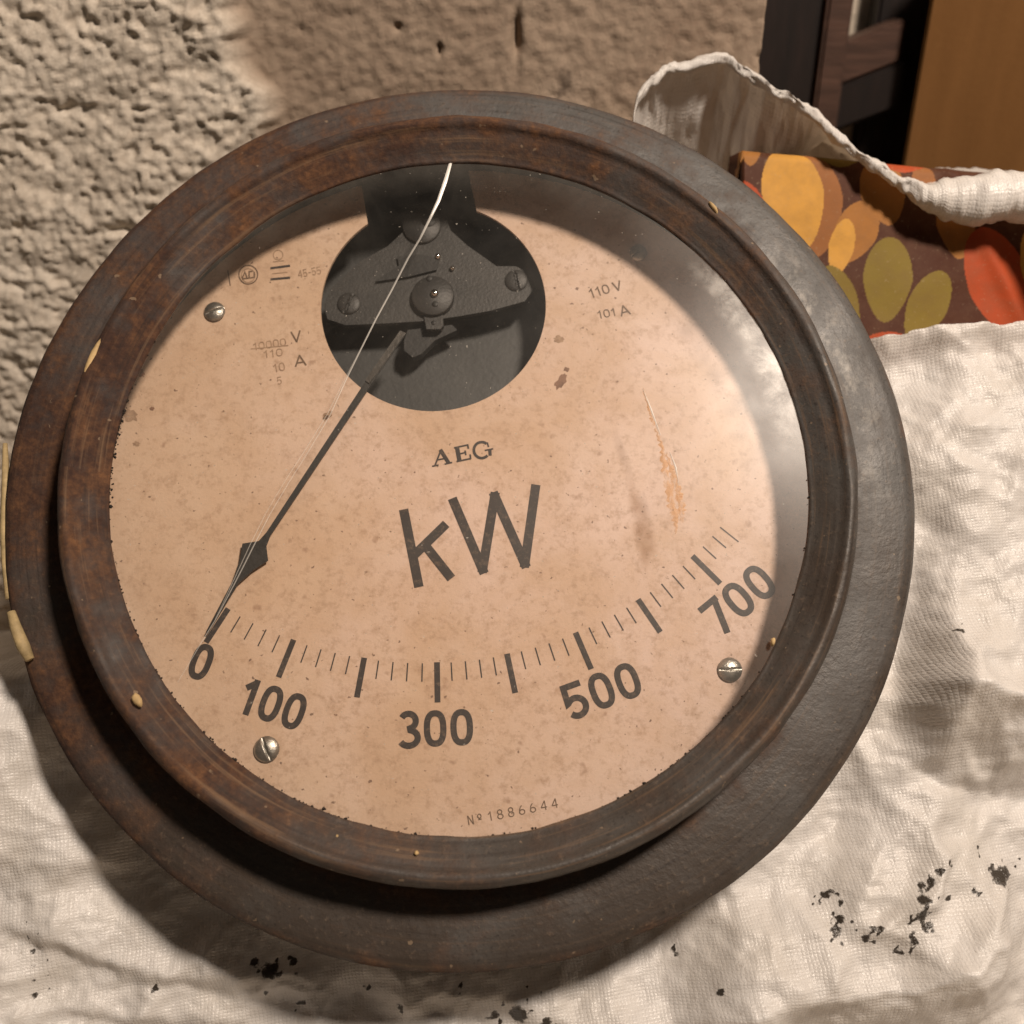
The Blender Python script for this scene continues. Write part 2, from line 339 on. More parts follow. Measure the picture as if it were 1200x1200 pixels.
o = mesh('floor', [(-.6, -.7, 0), (.9, -.7, 0), (.9, .31, 0), (-.6, .31, 0)], [(0, 1, 2, 3)], M['concrete'], kind='structure')

# ------------------------------------------------------------------ the meter
ZG, ZD = .0116, -.0078                                     # glass and dial heights over the flange face
meter = empty('power_meter', 'round rusty panel meter with tan kilowatt dial and cracked glass on white sack', 'meter', M4)
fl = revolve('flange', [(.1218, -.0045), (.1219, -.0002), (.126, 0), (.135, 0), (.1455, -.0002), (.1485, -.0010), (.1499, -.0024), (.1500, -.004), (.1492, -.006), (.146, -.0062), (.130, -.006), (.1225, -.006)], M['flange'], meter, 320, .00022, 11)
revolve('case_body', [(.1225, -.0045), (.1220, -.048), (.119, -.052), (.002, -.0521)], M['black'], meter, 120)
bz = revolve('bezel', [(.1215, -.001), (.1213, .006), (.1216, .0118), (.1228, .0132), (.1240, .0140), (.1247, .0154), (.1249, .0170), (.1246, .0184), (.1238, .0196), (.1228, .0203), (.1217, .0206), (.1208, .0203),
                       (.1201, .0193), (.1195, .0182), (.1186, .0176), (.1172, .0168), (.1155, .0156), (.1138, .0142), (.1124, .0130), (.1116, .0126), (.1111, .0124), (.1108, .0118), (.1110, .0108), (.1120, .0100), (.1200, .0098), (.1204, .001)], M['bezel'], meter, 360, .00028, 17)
revolve('cavity_wall', [(.1206, .0098), (.1206, ZD - .03)], M['black'], meter, 160)

# dial plate with the window and the slot above it
cx, cy = pl(508, 357, ZD); rwx = (pl(640, 357, ZD)[0] - pl(376, 357, ZD)[0]) / 2
rwy = (pl(508, 236, ZD)[1] - pl(508, 479, ZD)[1]) / 2; RW = (rwx + rwy) / 2
sl0, sl1 = pl(421, 200, ZD), pl(431, 262, ZD); sr0, sr1 = pl(548, 195, ZD), pl(557, 240, ZD)
RD = .1203
def hit(p, q, R, c=(0, 0), far=True):                       # where the line p->q meets a circle
    d = Vector((q[0] - p[0], q[1] - p[1])); f = Vector((p[0] - c[0], p[1] - c[1]))
    A = d.dot(d); B = 2 * f.dot(d); Cc = f.dot(f) - R * R; s = math.sqrt(max(0, B * B - 4 * A * Cc))
    t = (-B + s) / (2 * A) if far else (-B - s) / (2 * A)
    return p[0] + d.x * t, p[1] + d.y * t
oL = hit(sl1, sl0, RD); oR = hit(sr1, sr0, RD); iL = hit(sl0, sl1, RW, (cx, cy), False); iR = hit(sr0, sr1, RW, (cx, cy), False)
aL, aR = math.atan2(oL[1], oL[0]), math.atan2(oR[1], oR[0])
poly = []
a0, a1 = aL, aR + 2 * math.pi                               # counter-clockwise from the slot's left to its right
for k in range(241): a = a0 + (a1 - a0) * k / 240; poly.append((RD * math.cos(a), RD * math.sin(a)))
bR, bL = math.atan2(iR[1] - cy, iR[0] - cx), math.atan2(iL[1] - cy, iL[0] - cx)
if bL > bR: bL -= 2 * math.pi
poly.append(iR)
for k in range(1, 121): a = bR + (bL - bR) * k / 120; poly.append((cx + RW * math.cos(a), cy + RW * math.sin(a)))
def slab(name, poly, z, th, mat, parent):                   # a flat plate cut to an outline, with thickness
    n = len(poly); tri = tessellate_polygon([[Vector((x, y, 0)) for x, y in poly]])
    V = [(x, y, z) for x, y in poly] + [(x, y, z - th) for x, y in poly]
    ar = sum(poly[i][0] * poly[(i + 1) % n][1] - poly[(i + 1) % n][0] * poly[i][1] for i in range(n))
    F = []
    for a, b, c in tri:
        s = (poly[b][0] - poly[a][0]) * (poly[c][1] - poly[a][1]) - (poly[c][0] - poly[a][0]) * (poly[b][1] - poly[a][1])
        if s < 0: b, c = c, b
        F.append((a, b, c)); F.append((a + n, c + n, b + n))
    for i in range(n):
        j = (i + 1) % n; F.append((i, i + n, j + n, j) if ar > 0 else (j, j + n, i + n, i))
    return mesh(name, V, F, mat, parent)
dial = slab('dial_plate', poly, ZD, .0012, M['dial'], meter)

# printing on the dial: flat ink, every mark its own piece
ZI = ZD + .00012
def stroke(pts, wd, closed=False):
    P = [Vector(p) for p in pts]; n = len(P); L = []; R = []
    for i in range(n):
        a = P[i - 1] if (i > 0 or closed) else None; b = P[(i + 1) % n] if (i < n - 1 or closed) else None
        d1 = (P[i] - a).normalized() if a is not None else None; d2 = (b - P[i]).normalized() if b is not None else None
        if d1 is None: d1 = d2
        if d2 is None: d2 = d1
        m = d1 + d2; m = m.normalized() if m.length > 1e-6 else d1
        nn = Vector((-m.y, m.x)); k = 1 / max(.45, nn.dot(Vector((-d1.y, d1.x))))
        L.append(P[i] + nn * wd / 2 * k); R.append(P[i] - nn * wd / 2 * k)
    F = [(i, n + i, n + (i + 1) % n, (i + 1) % n) for i in range(n if closed else n - 1)]
    return L + R, F
def arc(cx, cy, rx, ry, a0, a1, n=18): return [(cx + rx * math.cos(math.radians(a0 + (a1 - a0) * k / n)), cy + ry * math.sin(math.radians(a0 + (a1 - a0) * k / n))) for k in range(n + 1)]
def sup(cx, cy, rx, ry, e=2.5, n=40):
    r = []
    for k in range(n):
        a = 2 * math.pi * k / n; c, s = math.cos(a), math.sin(a)
        r.append((cx + rx * math.copysign(abs(c) ** (2 / e), c), cy + ry * math.copysign(abs(s) ** (2 / e), s)))
    return r
def glyph(ch, w):
    q = w / 2
    if ch == '0': return [(sup(.30, .5, .26 - q + .03, .5 - q), 1)], .66
    if ch == '1': return [([(.28, 0), (.28, 1)], 0), ([(.30, .93), (.06, .70)], 0)], .52
    if ch == '3': return [(arc(.28, .73, .25 - q + .02, .27 - q + .02, 150, -78, 16) + arc(.28, .27, .29 - q + .02, .29 - q + .01, 78, -152, 18), 0)], .64
    if ch == '5': return [([(.54, 1 - q), (.12, 1 - q), (.10, .47)] + arc(.28, .32, .29 - q + .01, .33 - q, 140, -145, 20), 0)], .66
    if ch == '7': return [([(.02, 1 - q), (.56, 1 - q)], 0), ([(.49, 1 - q * .6), (.20, 0)], 0)], .62
    if ch == '8': return [(sup(.28, .74, .22 - q * .6, .26 - q * .6, 2), 1), (sup(.28, .26, .26 - q * .6, .28 - q * .6, 2), 1)], .66
    if ch == '6': return [(sup(.28, .28, .26 - q * .6, .28 - q * .6, 2), 1), (arc(.42, .28, .40 - q, .70, 180, 105, 8), 0)], .66
    if ch == '4': return [([(.42, 0), (.42, 1)], 0), ([(.42, 1), (.04, .30)], 0), ([(.04, .30), (.56, .30)], 0)], .66
    if ch == 'N': return [([(.06, 0), (.06, 1)], 0), ([(.06, 1), (.46, 0)], 0), ([(.46, 0), (.46, 1)], 0)], .6
    if ch == 'o': return [(sup(.16, .72, .15, .22, 2, 16), 1), ([(.02, .38), (.32, .38)], 0)], .55
    if ch == 'V': return [([(.04, 1), (.32, 0)], 0), ([(.30, 0), (.60, 1)], 0)], .75
    if ch == 'A': return [([(.02, 0), (.34, 1)], 0), ([(.32, 1), (.66, 0)], 0), ([(.16, .32), (.52, .32)], 0)], .78
    if ch == 'k': return [([(.10, 0), (.10, 1)], 0), ([(.52, .68), (.12, .27)], 0), ([(.24, .40), (.56, 0)], 0)], .62
    if ch == '-': return [([(.08, .45), (.40, .45)], 0)], .5
    return [], .4
def write(txt, p0, p1, hpx, wd, mat, name='numeral', track=0.0, fit=True):
    """text on the dial whose baseline runs from pixel p0 to p1 (ends of the word), letter height hpx in pixels"""
    A = Vector(pl(*p0, ZD)); B = Vector(pl(*p1, ZD)); ex = (B - A).normalized(); ey = Vector((-ex.y, ex.x))
    mid = ((p0[0] + p1[0]) / 2, (p0[1] + p1[1]) / 2)
    H = hpx * (Vector(pl(mid[0], mid[1] - 20, ZD)) - Vector(pl(*mid, ZD))).length / 20
    tot = sum(glyph(c, wd)[1] + track for c in txt) - track - .06
    sx = (B - A).length / (tot * H) if fit else 1.0
    x = 0
    for ch in txt:
        st, adv = glyph(ch, wd); V = []; F = []
        for pts, cl in st:
            pp = [((x + px_) * sx * H, py_ * H) for px_, py_ in pts]
            v, f = stroke(pp, wd * H * (1 if sx > .8 else .9), bool(cl)); b = len(V)
            V += [A + ex * q.x + ey * q.y for q in v]; F += [tuple(b + i for i in t) for t in f]
        if V:
            V = [(v.x, v.y, ZI + random.uniform(0, 2e-5)) for v in V]; mesh(name, V, F, mat, dial)
        x += adv + track
def line(p0, p1, wpx, mat, name, z=None):
    A, B = pl(*p0, ZD), pl(*p1, ZD); v, f = stroke([A, B], wpx / 3560.)
    return mesh(name, [(q.x, q.y, z or ZI) for q in v], f, mat, dial)
major = {0: ((267.5, 714), (241, 753)), 100: ((344, 751), (326, 794)), 200: ((427.5, 771), (417.5, 818)), 300: ((512, 776), (513, 823)), 400: ((594.6, 768), (604, 813)), 500: ((675, 743), (693, 784)), 600: ((749, 704), (773, 740)), 700: ((813, 651), (842, 684))}
pv = Vector(pl(506, 349, ZD))
angs = {}; ri = []; ro = []
for k, (a, b) in major.items():
    A, B = Vector(pl(*a, ZD)) - pv, Vector(pl(*b, ZD)) - pv
    m = (A + B) / 2; angs[k] = math.atan2(m.y, m.x); ri.append(A.length); ro.append(B.length)
RI, RO = sum(ri) / 8, sum(ro) / 8
def tick(a, r0, r1, wd, name):
    e = Vector((math.cos(a), math.sin(a))); v, f = stroke([pv + e * r0, pv + e * r1], wd)
    mesh(name, [(q.x, q.y, ZI) for q in v], f, M['ink'], dial)
ks = np.array(sorted(angs)); av = np.array([angs[k] for k in ks]); pc = np.polyfit(ks, av, 4)
for k in range(0, 700, 20):
    if k % 100 == 0: continue
    tick(float(np.interp(k, ks, av)), RI, RI + (RO - RI) * .47, .00042, 'minor_tick')
for k in (720, 740, 757): tick(float(np.polyval(pc, k)), RI, RI + (RO - RI) * (.47 if k < 750 else .62), .00042, 'minor_tick')
for k in ks: tick(angs[k], RI - .0003, RO, .00185, 'major_tick')
write('0', (216, 792), (240, 800), 43, .172, M['ink'])
write('100', (276, 834), (350, 858), 43, .172, M['ink'])
write('300', (466, 877), (556, 873), 43, .172, M['ink'])
write('500', (668, 846), (757, 813), 43, .172, M['ink'])
write('700', (845, 748), (915, 690), 43, .172, M['ink'])
def pxpoly(strokes, wpx, name, mat):
    V = []; F = []
    for s in strokes:
        v, f = stroke([pl(*p, ZD) for p in s], wpx / 3560.); b = len(V); V += [(q.x, q.y, ZI + b * 1e-7) for q in v]; F += [tuple(b + i for i in t) for t in f]
    return mesh(name, V, F, mat, dial)
pxpoly([[(473, 597), (491, 688)], [(523, 614), (485, 651)], [(499, 640), (529, 678)]], 11, 'letter', M['ink'])
pxpoly([[(530, 584), (567.5, 672)], [(565, 671), (580.5, 577)], [(578, 577), (617, 665)], [(614.5, 665), (628, 568)]], 11, 'letter', M['ink'])
# serifed maker's letters
def serif(parts, name='letter'):
    V = []; F = []
    for s, wpx in parts:
        v, f = stroke([pl(*p, ZD) for p in s], wpx * 1.3 / 3560.); b = len(V); V += [(q.x, q.y, ZI + b * 1e-7) for q in v]; F += [tuple(b + i for i in t) for t in f]
    mesh(name, V, F, M['ink'], dial)
serif([([(510, 545), (517, 527)], 1.6), ([(516, 527), (526, 543)], 3.6), ([(513, 539), (523, 537)], 1.4), ([(506.5, 546.5), (514, 545)], 1.5), ([(521, 544), (530, 542)], 1.5)])
serif([([(535.5, 524), (538.5, 540)], 4), ([(532, 525), (548, 521.5), (549, 526)], 1.6), ([(537, 532.5), (545, 530.5)], 1.5), ([(545, 528), (546, 533.5)], 1.5), ([(535, 541), (551.5, 537.5), (551, 532.5)], 1.6)])
gc = [(575 - 10.5 + 9.2 * math.cos(math.radians(a)) , 527.5 - 9.4 * math.sin(math.radians(a))) for a in range(52, 330, 14)]
serif([(gc, 2.6), ([(574, 527), (574.5, 534)], 3), ([(568, 528), (578, 526)], 1.5), ([(571, 518.5), (572.5, 524)], 1.5)])
stain = mat_simple('brown_stain', (.22, .12, .075), .7)
def blob(px, py, rx_, ry_, ang, mat):
    V = []
    for k in range(18):
        a = 2 * math.pi * k / 18; q = random.uniform(.65, 1.2); x, y = rx_ * q * math.cos(a), ry_ * q * math.sin(a)
        V.append((*pl(px + x * math.cos(ang) - y * math.sin(ang), py + x * math.sin(ang) + y * math.cos(ang), ZD), ZI - .00004))
    mesh('stain', V, [tuple(range(17, -1, -1))], mat, dial)
blob(658, 446, 12, 5, -.95, stain); blob(664, 433, 4, 3, 0, stain); blob(384, 487, 8, 4, -.7, M['faint']); blob(382, 489, 4, 2.5, -.7, stain); blob(152, 487, 10, 7, .4, M['faint']); blob(165, 437, 6, 4, .9, stain); blob(178, 479, 3, 2.5, 0, stain); blob(655, 398, 7, 5, 0, M['faint']); blob(160, 520, 4, 3, 0, M['faint'])
# small markings
write('V', (342, 402), (355, 400), 13, .14, M['grey'], 'letter'); write('A', (346, 430), (360, 428), 13, .14, M['grey'], 'letter')
write('10000', (297, 411), (336, 405), 9, .12, M['faint']); line((294, 409), (338, 405), 1.2, M['faint'], 'rule_line'); write('110', (309, 420), (332, 417), 9, .12, M['faint'])
write('10', (321, 437), (335, 434), 10, .12, M['faint']); write('5', (325, 451), (331, 450), 9, .12, M['faint'])
line((317, 314.5), (340, 311.5), 3, M['ink'], 'symbol_bar'); line((317, 327.5), (340, 325.5), 3, M['ink'], 'symbol_bar'); line((319, 321), (337, 319), 1.2, M['faint'], 'symbol_bar')
def ring(p, r, wpx, mat, name='symbol_ring'):
    v, f = stroke([pl(p[0] + r * math.cos(a), p[1] + r * math.sin(a), ZD) for a in np.linspace(0, 2 * math.pi, 24, endpoint=False)], wpx / 3560., True)
    mesh(name, [(q.x, q.y, ZI) for q in v], f, mat, dial)
ring((326, 299), 5.6, 1.1, M['faint']); line((320, 307), (333, 305.5), 1.1, M['faint'], 'symbol_bar')
ring((291, 322), 11, 1.6, M['grey']); ring((291, 323), 8.0, 1.1, M['faint'])
pxpoly([[(284, 326), (287, 319), (289.5, 325)], [(292, 325.5), (292, 318.5), (296, 318)], [(298, 325), (298, 319)], [(284, 327), (299, 325)]], 1.8, 'emblem_letters', M['grey'])
line((267, 317), (270, 335), 1.3, M['grey'], 'symbol_bar')
write('45-55', (350, 326), (377, 321), 9, .12, M['faint'])
write('110', (692, 350), (716, 343), 11, .13, M['grey']); write('V', (720, 342), (731, 339), 11, .15, M['grey'], 'letter')
write('101', (701, 374), (723, 370), 9.5, .13, M['grey']); write('A', (728, 371), (740, 368), 12, .14, M['grey'], 'letter')
write('No1886644', (549, 967), (655, 946), 11, .11, M['grey'], 'numeral', .30)

# dial screws: slotted domes
def screw(name, px, py, rpx, z, slot, mat, parent, hgt=.45):
    c = pl(px, py, z); R = rpx / 3560.; V = []; F = []; n, m = 28, 9
    for j in range(m + 1):
        r = R * math.sin(math.pi / 2 * j / m)
        for k in range(n):
            a = 2 * math.pi * k / n; x, y = r * math.cos(a), r * math.sin(a)
            zz = R * hgt * math.sqrt(max(0, 1 - (r / R) ** 2)) + .0002
            d = abs(-x * math.sin(slot) + y * math.cos(slot))
            if d < R * .11: zz = min(zz, R * hgt * .35)
            V.append((c[0] + x, c[1] + y, z + (zz if j < m else -.0004)))
    for j in range(m):
        for k in range(n): F.append((j * n + k, (j + 1) * n + k, (j + 1) * n + (k + 1) % n, j * n + (k + 1) % n))
    return mesh(name, V, F, mat, parent)
def domescrew(px, py, rpx, slot):                            # grid-built dome so that the slot is cleanly cut
    c = pl(px, py, ZD); R = rpx / 3560.; n = 41; g = np.linspace(-1.02, 1.02, n); X, Y = np.meshgrid(g, g)
    r = np.hypot(X, Y); zz = .58 * np.sqrt(np.clip(1 - (r * .97) ** 2, 0, 1)) * R
    d = np.abs(-X * math.sin(slot) + Y * math.cos(slot)); zz = np.where(d < .10, np.minimum(zz, .22 * R), zz)
    keep = r <= 1.0
    ca = np.stack([c[0] + X * R, c[1] + Y * R, ZD + zz - .00005], -1)
    return grid_mesh('screw', ca, M['steel'], dial, keep=keep, smooth=True)
domescrew(252, 366, 13.5, .35); domescrew(748, 297, 11.5, .6); domescrew(855, 785, 14.5, .05); domescrew(313, 878, 15, -1.15)

# movement seen through the window
ZB = ZD - .021; ZP = ZD - .0075
bk = slab('backing_plate', [(cx + .052 * math.cos(a), cy + .052 * math.sin(a)) for a in np.linspace(0, 2 * math.pi, 60, endpoint=False)], ZB, .001, M['backing'], meter)
bp = [(384, 374), (379, 358), (388, 338), (420, 308), (455, 288), (472, 272), (470, 250), (488, 240), (520, 246), (528, 270), (548, 288), (582, 312), (604, 312), (622, 320), (627, 336), (615, 353), (575, 364), (535, 371), (500, 376), (450, 379), (405, 381)]
br = slab('bracket_plate', [pl(*p, ZP) for p in bp][::-1], ZP, .0022, M['bracket'], meter)
def disc(name, px, py, rpx, z0, z1, mat, parent, bev=.0004, seg=40):
    c = pl(px, py, z1); r = rpx / 3560.
    return revolve(name, [(r, z0), (r, z1 - bev), (r - bev, z1), (.0001, z1)], mat, parent, seg, 0, 0, False, c)
screw('bracket_screw', 409, 356, 15, ZP, 1.2, M['bracket'], br, .25); screw('bracket_screw', 605, 329, 15, ZP, 1.75, M['bracket'], br, .25)
disc('boss', 494, 264, 25, ZP - .002, ZP + .0012, M['bracket'], br); disc('boss_hole', 502, 258, 10, ZP, ZP + .0014, M['mech'], br)
disc('pivot_disc', 507, 346, 27, ZP, ZP + .0026, M['bracket'], br); disc('pivot_pin', 509, 342, 5, ZP, ZP + .0042, M['jewel'], br, .0006, 20)
disc('pivot_hole', 503, 326, 4, ZP, ZP + .0029, M['mech'], br, .0001, 16); disc('pivot_hole', 510, 356, 4, ZP, ZP + .0029, M['mech'], br, .0001, 16)
disc('set_screw', 513, 299, 4, ZP, ZP + .0025, M['jewel'], br, .0006, 16); disc('set_screw', 530, 313, 3.2, ZP, ZP + .0016, M['jewel'], br, .0005, 16)
slab('spring_lug', [pl(*p, ZP) for p in ((497, 371), (519, 370), (520, 383), (516, 387), (500, 387))][::-1], ZP + .001, .0022, M['bracket'], br)
disc('lug_hole', 508, 378, 3, ZP + .0005, ZP + .0012, M['mech'], br, .0001, 14)
slab('spring_lever', [pl(*p, ZP) for p in ((440, 332), (468, 313), (466, 303), (492, 300), (515, 305), (512, 318), (480, 326))][::-1], ZP + .0014, .0010, M['mech'], br)
slab('counterweight', [pl(*p, ZP - .004) for p in ((474, 400), (478, 388), (530, 382), (536, 388), (510, 400), (494, 416), (484, 420), (474, 412))][::-1], ZP - .003, .004, M['mech'], bk)

# pointer
ZN = ZD + .0022
pp = [(474.5, 393), (467, 391), (430, 444), (312, 624), (303, 634), (284, 637), (281, 657), (273, 680), (241, 741), (243.5, 742), (279, 684), (297, 668), (314, 657), (312, 640), (317, 627), (436, 449)]
slab('pointer', [pl(*p, ZN) for p in pp][::-1], ZN, .0004, M['needle'], meter)

slab('pointer_highlight', [pl(*p, ZN) for p in ((476, 391), (469, 388), (428, 446), (433, 450))][::-1], ZN + .0005, .0004, mat_simple('pointer_highlight_grey', (.085, .078, .070), .4, .4), meter)  # grey root of the pointer, with its highlight put into the colour
# glass with its crack, scuff and painted rim glare
gl = revolve('glass', [(.1150, ZG - .0002), (.06, ZG - .0002), (.0002, ZG - .0002)], M['glass'], meter, 120)
gl.data.polygons.foreach_set('use_smooth', [False] * len(gl.data.polygons))
def ribbon(name, pts, widths, z, mat, parent, fade=None):
    P = [Vector(pl(*p, z)) for p in pts]; n = len(P); V = []; F = []
    for i in range(n):
        d = (P[min(i + 1, n - 1)] - P[max(i - 1, 0)]).normalized(); q = Vector((-d.y, d.x)) * widths[i] / 3560. / 2
        for sgn, zz in ((1, z), (-1, z), (0, z + .0002)): V.append((P[i].x + q.x * sgn, P[i].y + q.y * sgn, zz))
    for i in range(n - 1):
        for a, b in ((0, 2), (2, 1)): F.append((i * 3 + a, i * 3 + b, i * 3 + 3 + b, i * 3 + 3 + a))
    o = mesh(name, V, F, mat, parent)
    at = o.data.attributes.new('fade', 'FLOAT', 'POINT')
    at.data.foreach_set('value', np.repeat(np.array(fade or [1.0] * n, np.float32), 3))
    return o
crackmat = mat_film((.92, .88, .82), .0, .2, .95, 500, nm='crack_edge', rough=.2)
ck = [(528, 191), (522, 212), (514, 235), (504, 256), (492, 280), (478, 303), (459, 340), (440, 375), (420, 415), (405, 446), (387, 486), (362, 528), (338, 566), (316, 603), (297, 640), (283, 668), (268, 697), (252, 727), (234, 756), (208, 800)]
ribbon('crack', ck, [3.5, 4.5, 4, 3, 2.4, 2.2, 2, 1.9, 1.8, 1.6, 1.4, 1.2, 1.2, 1.2, 1.4, 1.4, 1.2, 1.2, 1.2, 1], ZG + .0001, crackmat, gl,
       [1, 1, .95, .65, .42, .42, .5, .55, .5, .45, .36, .32, .32, .34, .42, .42, .38, .38, .36, .25])  # brightest at the top, where lamp glare is put into the strip's opacity
ribbon('crack', [(x - 5 * math.sin(math.pi * i / 9) , y - 1) for i, (x, y) in enumerate(ck[8:18])], [1.0] * 10, ZG + .0001, crackmat, gl, [.12, .28, .36, .34, .3, .3, .36, .36, .3, .1])
scuffmat = mat_film((.74, .46, .27), .36, .52, .92, 520, (1, .4, 1), 'scuffed_film', .6, (.80, .58, .36))
def rag(name, pts, wid, fade):                               # the same strip with ragged edges
    u = np.linspace(0, len(pts) - 1, 46); X_ = np.interp(u, range(len(pts)), [p[0] for p in pts]); Y_ = np.interp(u, range(len(pts)), [p[1] for p in pts])
    W_ = np.interp(u, range(len(pts)), wid) * np.array([random.uniform(.45, 1.25) for _ in u]); X_ = X_ + np.array([random.gauss(0, 1.0) for _ in u])
    ribbon(name, list(zip(X_, Y_)), list(W_), ZG + .00015, scuffmat, gl, list(np.interp(u, range(len(pts)), fade)))
rag('scuff', [(768, 502), (775, 522), (779, 545), (783, 566), (788, 590), (791, 608), (793, 626)], [2, 5, 8, 10, 12, 9, 2], [.7, .9, .9, .9, .95, .9, .4])
rag('scuff', [(781, 530), (788, 552), (794, 575), (799, 596), (799, 612)], [2, 7, 10, 10, 3], [.6, .85, .9, .9, .5])
rag('scuff', [(753, 455), (760, 476), (767, 498)], [1.5, 2.5, 3], [.6, .9, .8])
ribbon('scratch', [(753, 455), (763, 480), (774, 510)], [1.2, 2, 1.2], ZG + .0002, crackmat, gl, [.4, .9, .6])
ribbon('scratch', [(785, 530), (792, 548), (795, 566)], [1, 2, 1], ZG + .0002, crackmat, gl, [.5, .9, .4])
# lamp's reflection along the right rim, painted as a whitish patch on the glass
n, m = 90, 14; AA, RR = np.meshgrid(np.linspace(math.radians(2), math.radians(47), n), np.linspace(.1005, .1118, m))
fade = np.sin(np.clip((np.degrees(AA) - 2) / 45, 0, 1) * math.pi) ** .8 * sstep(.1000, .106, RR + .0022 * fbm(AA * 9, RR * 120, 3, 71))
grid_mesh('rim_glare', np.stack([RR * np.cos(AA), RR * np.sin(AA), np.full_like(AA, ZG + .00012)], -1), mat_film((.72, .68, .62), .45, .75, .6, 70, nm='rim_glare_film', rough=.3), gl, attrs={'fade': fade})

# grit packed along the rim and chips of putty on the bezel
V = []; F = []
for k in range(330):
    a = math.radians(random.choice((random.uniform(150, 360), random.gauss(215, 14), random.gauss(238, 6), random.gauss(262, 9), random.gauss(305, 7), random.gauss(172, 7)))); r = .1111 - abs(random.gauss(0, .00045)); s = random.uniform(.00015, .0005) * (1.5 if random.random() < .12 else 1)
    q = np.array([[math.cos(t) * s * random.uniform(.6, 1.3), math.sin(t) * s * random.uniform(.6, 1.3), 0] for t in np.linspace(0, 6.28, 6)[:-1]] + [[0, 0, s * .8]])
    q += np.array([r * math.cos(a), r * math.sin(a), ZG + .0001]); b = len(V); V += q.tolist(); F += [(b + i, b + (i + 1) % 5, b + 5) for i in range(5)]
mesh('rim_grit', V, F, M['grit'], bz, kind='stuff')
def chip(px, py, lpx, wpx, ang, z):
    c = Vector(pl(px, py, z)); a = lpx / 7120; b = wpx / 7120; V = []; F = []
    for j, (s, zz) in enumerate(((1, -.0006), (.85, .0005), (.4, .0009))):
        for k in range(10):
            t = 2 * math.pi * k / 10; x = a * s * math.cos(t) * random.uniform(.8, 1.15); y = b * s * math.sin(t) * random.uniform(.8, 1.15)
            V.append((c.x + x * math.cos(ang) - y * math.sin(ang), c.y + x * math.sin(ang) + y * math.cos(ang), z + zz))
    for j in range(2):
        for k in range(10): F.append((j * 10 + k, j * 10 + (k + 1) % 10, j * 10 + 10 + (k + 1) % 10, j * 10 + 10 + k))
    F.append(tuple(range(20, 30))); mesh('putty_chip', V, F, M['putty'], bz, True)
for c in ((160, 820, 16, 10, -.9, .0200), (108, 420, 52, 8, 1.25, .0196), (836, 243, 20, 6, -1.0, .0205), (395, 981, 6, 6, 0, .0150), (488, 1000, 5, 5, 0, .0165), (906, 752, 10, 5, 1.4, .0140), (665, 985, 7, 4, .3, .0150), (735, 975, 6, 4, .4, .0175)): chip(*c)

# ------------------------------------------------------------------ the woven sack
sack = empty('woven_sack', 'crumpled white woven plastic sack with open rolled mouth under the meter', 'sack', Matrix.Translation((FC.x, FC.y, 0)))
SI = sack.matrix_world.inverted()
def to_sack(S, T, Wd):
    o = FC - Vector((FC.x, FC.y, 0))
    return np.stack([S * UW[i] + T * VW[i] + Wd * NW[i] + o[i] for i in range(3)], -1)
W0 = -.045
h = .00115
ss = np.arange(-.30, .31, h); ts = np.arange(-.30, .125, h)
S, T = np.meshgrid(ss, ts)
lip = np.interp(S, [-.31, -.15, -.10, 0, .115, .128, .145, .16, .175, .19, .31], [-.036, -.034, -.02, .02, pl(1030, 418, -.03)[1], pl(1040, 408, -.03)[1], pl(1090, 404, -.03)[1], pl(1130, 400, -.03)[1], pl(1165, 394, -.03)[1], pl(1200, 395, -.03)[1], .07]) + .0012 * fbm(S * 80, S * 0 + 3, 3, 50)
keep_lip = T < lip + h; T = np.minimum(T, lip)
def fold(pts, hgt, up, drop, ht=W0, dent=0, dl=.02, end=.02, lin=False):   # a ridge that falls off gently above its line and sharply below
    P = [pl(*p, ht) for p in pts]; best = np.full(S.shape, 9.0); sd = np.zeros(S.shape); al = np.zeros(S.shape); L = 0
    for (x0, y0), (x1, y1) in zip(P[:-1], P[1:]):
        dx, dy = x1 - x0, y1 - y0; l = math.hypot(dx, dy); u = np.clip(((S - x0) * dx + (T - y0) * dy) / l / l, 0, 1)
        ex, ey = S - x0 - u * dx, T - y0 - u * dy; d = np.hypot(ex, ey); sg = np.sign(dx * (T - y0) - dy * (S - x0)); k = d < best
        best = np.where(k, d, best); sd = np.where(k, d * sg, sd); al = np.where(k, L + u * l, al); L += l
    jit = fbm(S * 60, T * 60, 3, 77) * .0022
    sd = sd + jit
    tap = sstep(0, end, al) * sstep(0, end, L - al)
    f = np.where(sd >= 0, np.exp(-sd / up), 1 - sstep(0, drop, -sd)) * hgt
    if lin: f = np.where(sd >= 0, hgt * np.exp(-sd / up), np.clip(hgt * (1 + sd / drop), 0, None))
    if dent: f = f - dent * np.where(sd < 0, sstep(0, drop, -sd) * np.exp(sd / dl), 0)
    return f * tap
r = np.hypot(S, T)
Wd = np.full(S.shape, W0)
Wd += .0065 * fbm(S * 9 + 2, T * 9, 3, 40) * sstep(.09, .16, r)
ridg = 1 - np.abs(noise2((S * .8 + T * .6) * 26 + fbm(S * 20, T * 20, 2, 41), (T * .8 - S * .6) * 14, 42)) * 1.6
Wd += .0022 * np.clip(ridg, -.4, 1) * sstep(.12, .18, r)
q1 = fbm(S * 11 + 4, T * 13 + 1, 2, 90); q2 = fbm((S + T) * 12, (S - T) * 15 + 7, 2, 92)
Wd += (.0095 * (.35 - np.abs(q1)) + .0075 * (.3 - np.abs(q2))) * sstep(.13, .18, r)
cr = 1 - np.abs(fbm(S * 75 + fbm(S * 30, T * 30, 2, 45), T * 75, 2, 44)) * 1.2
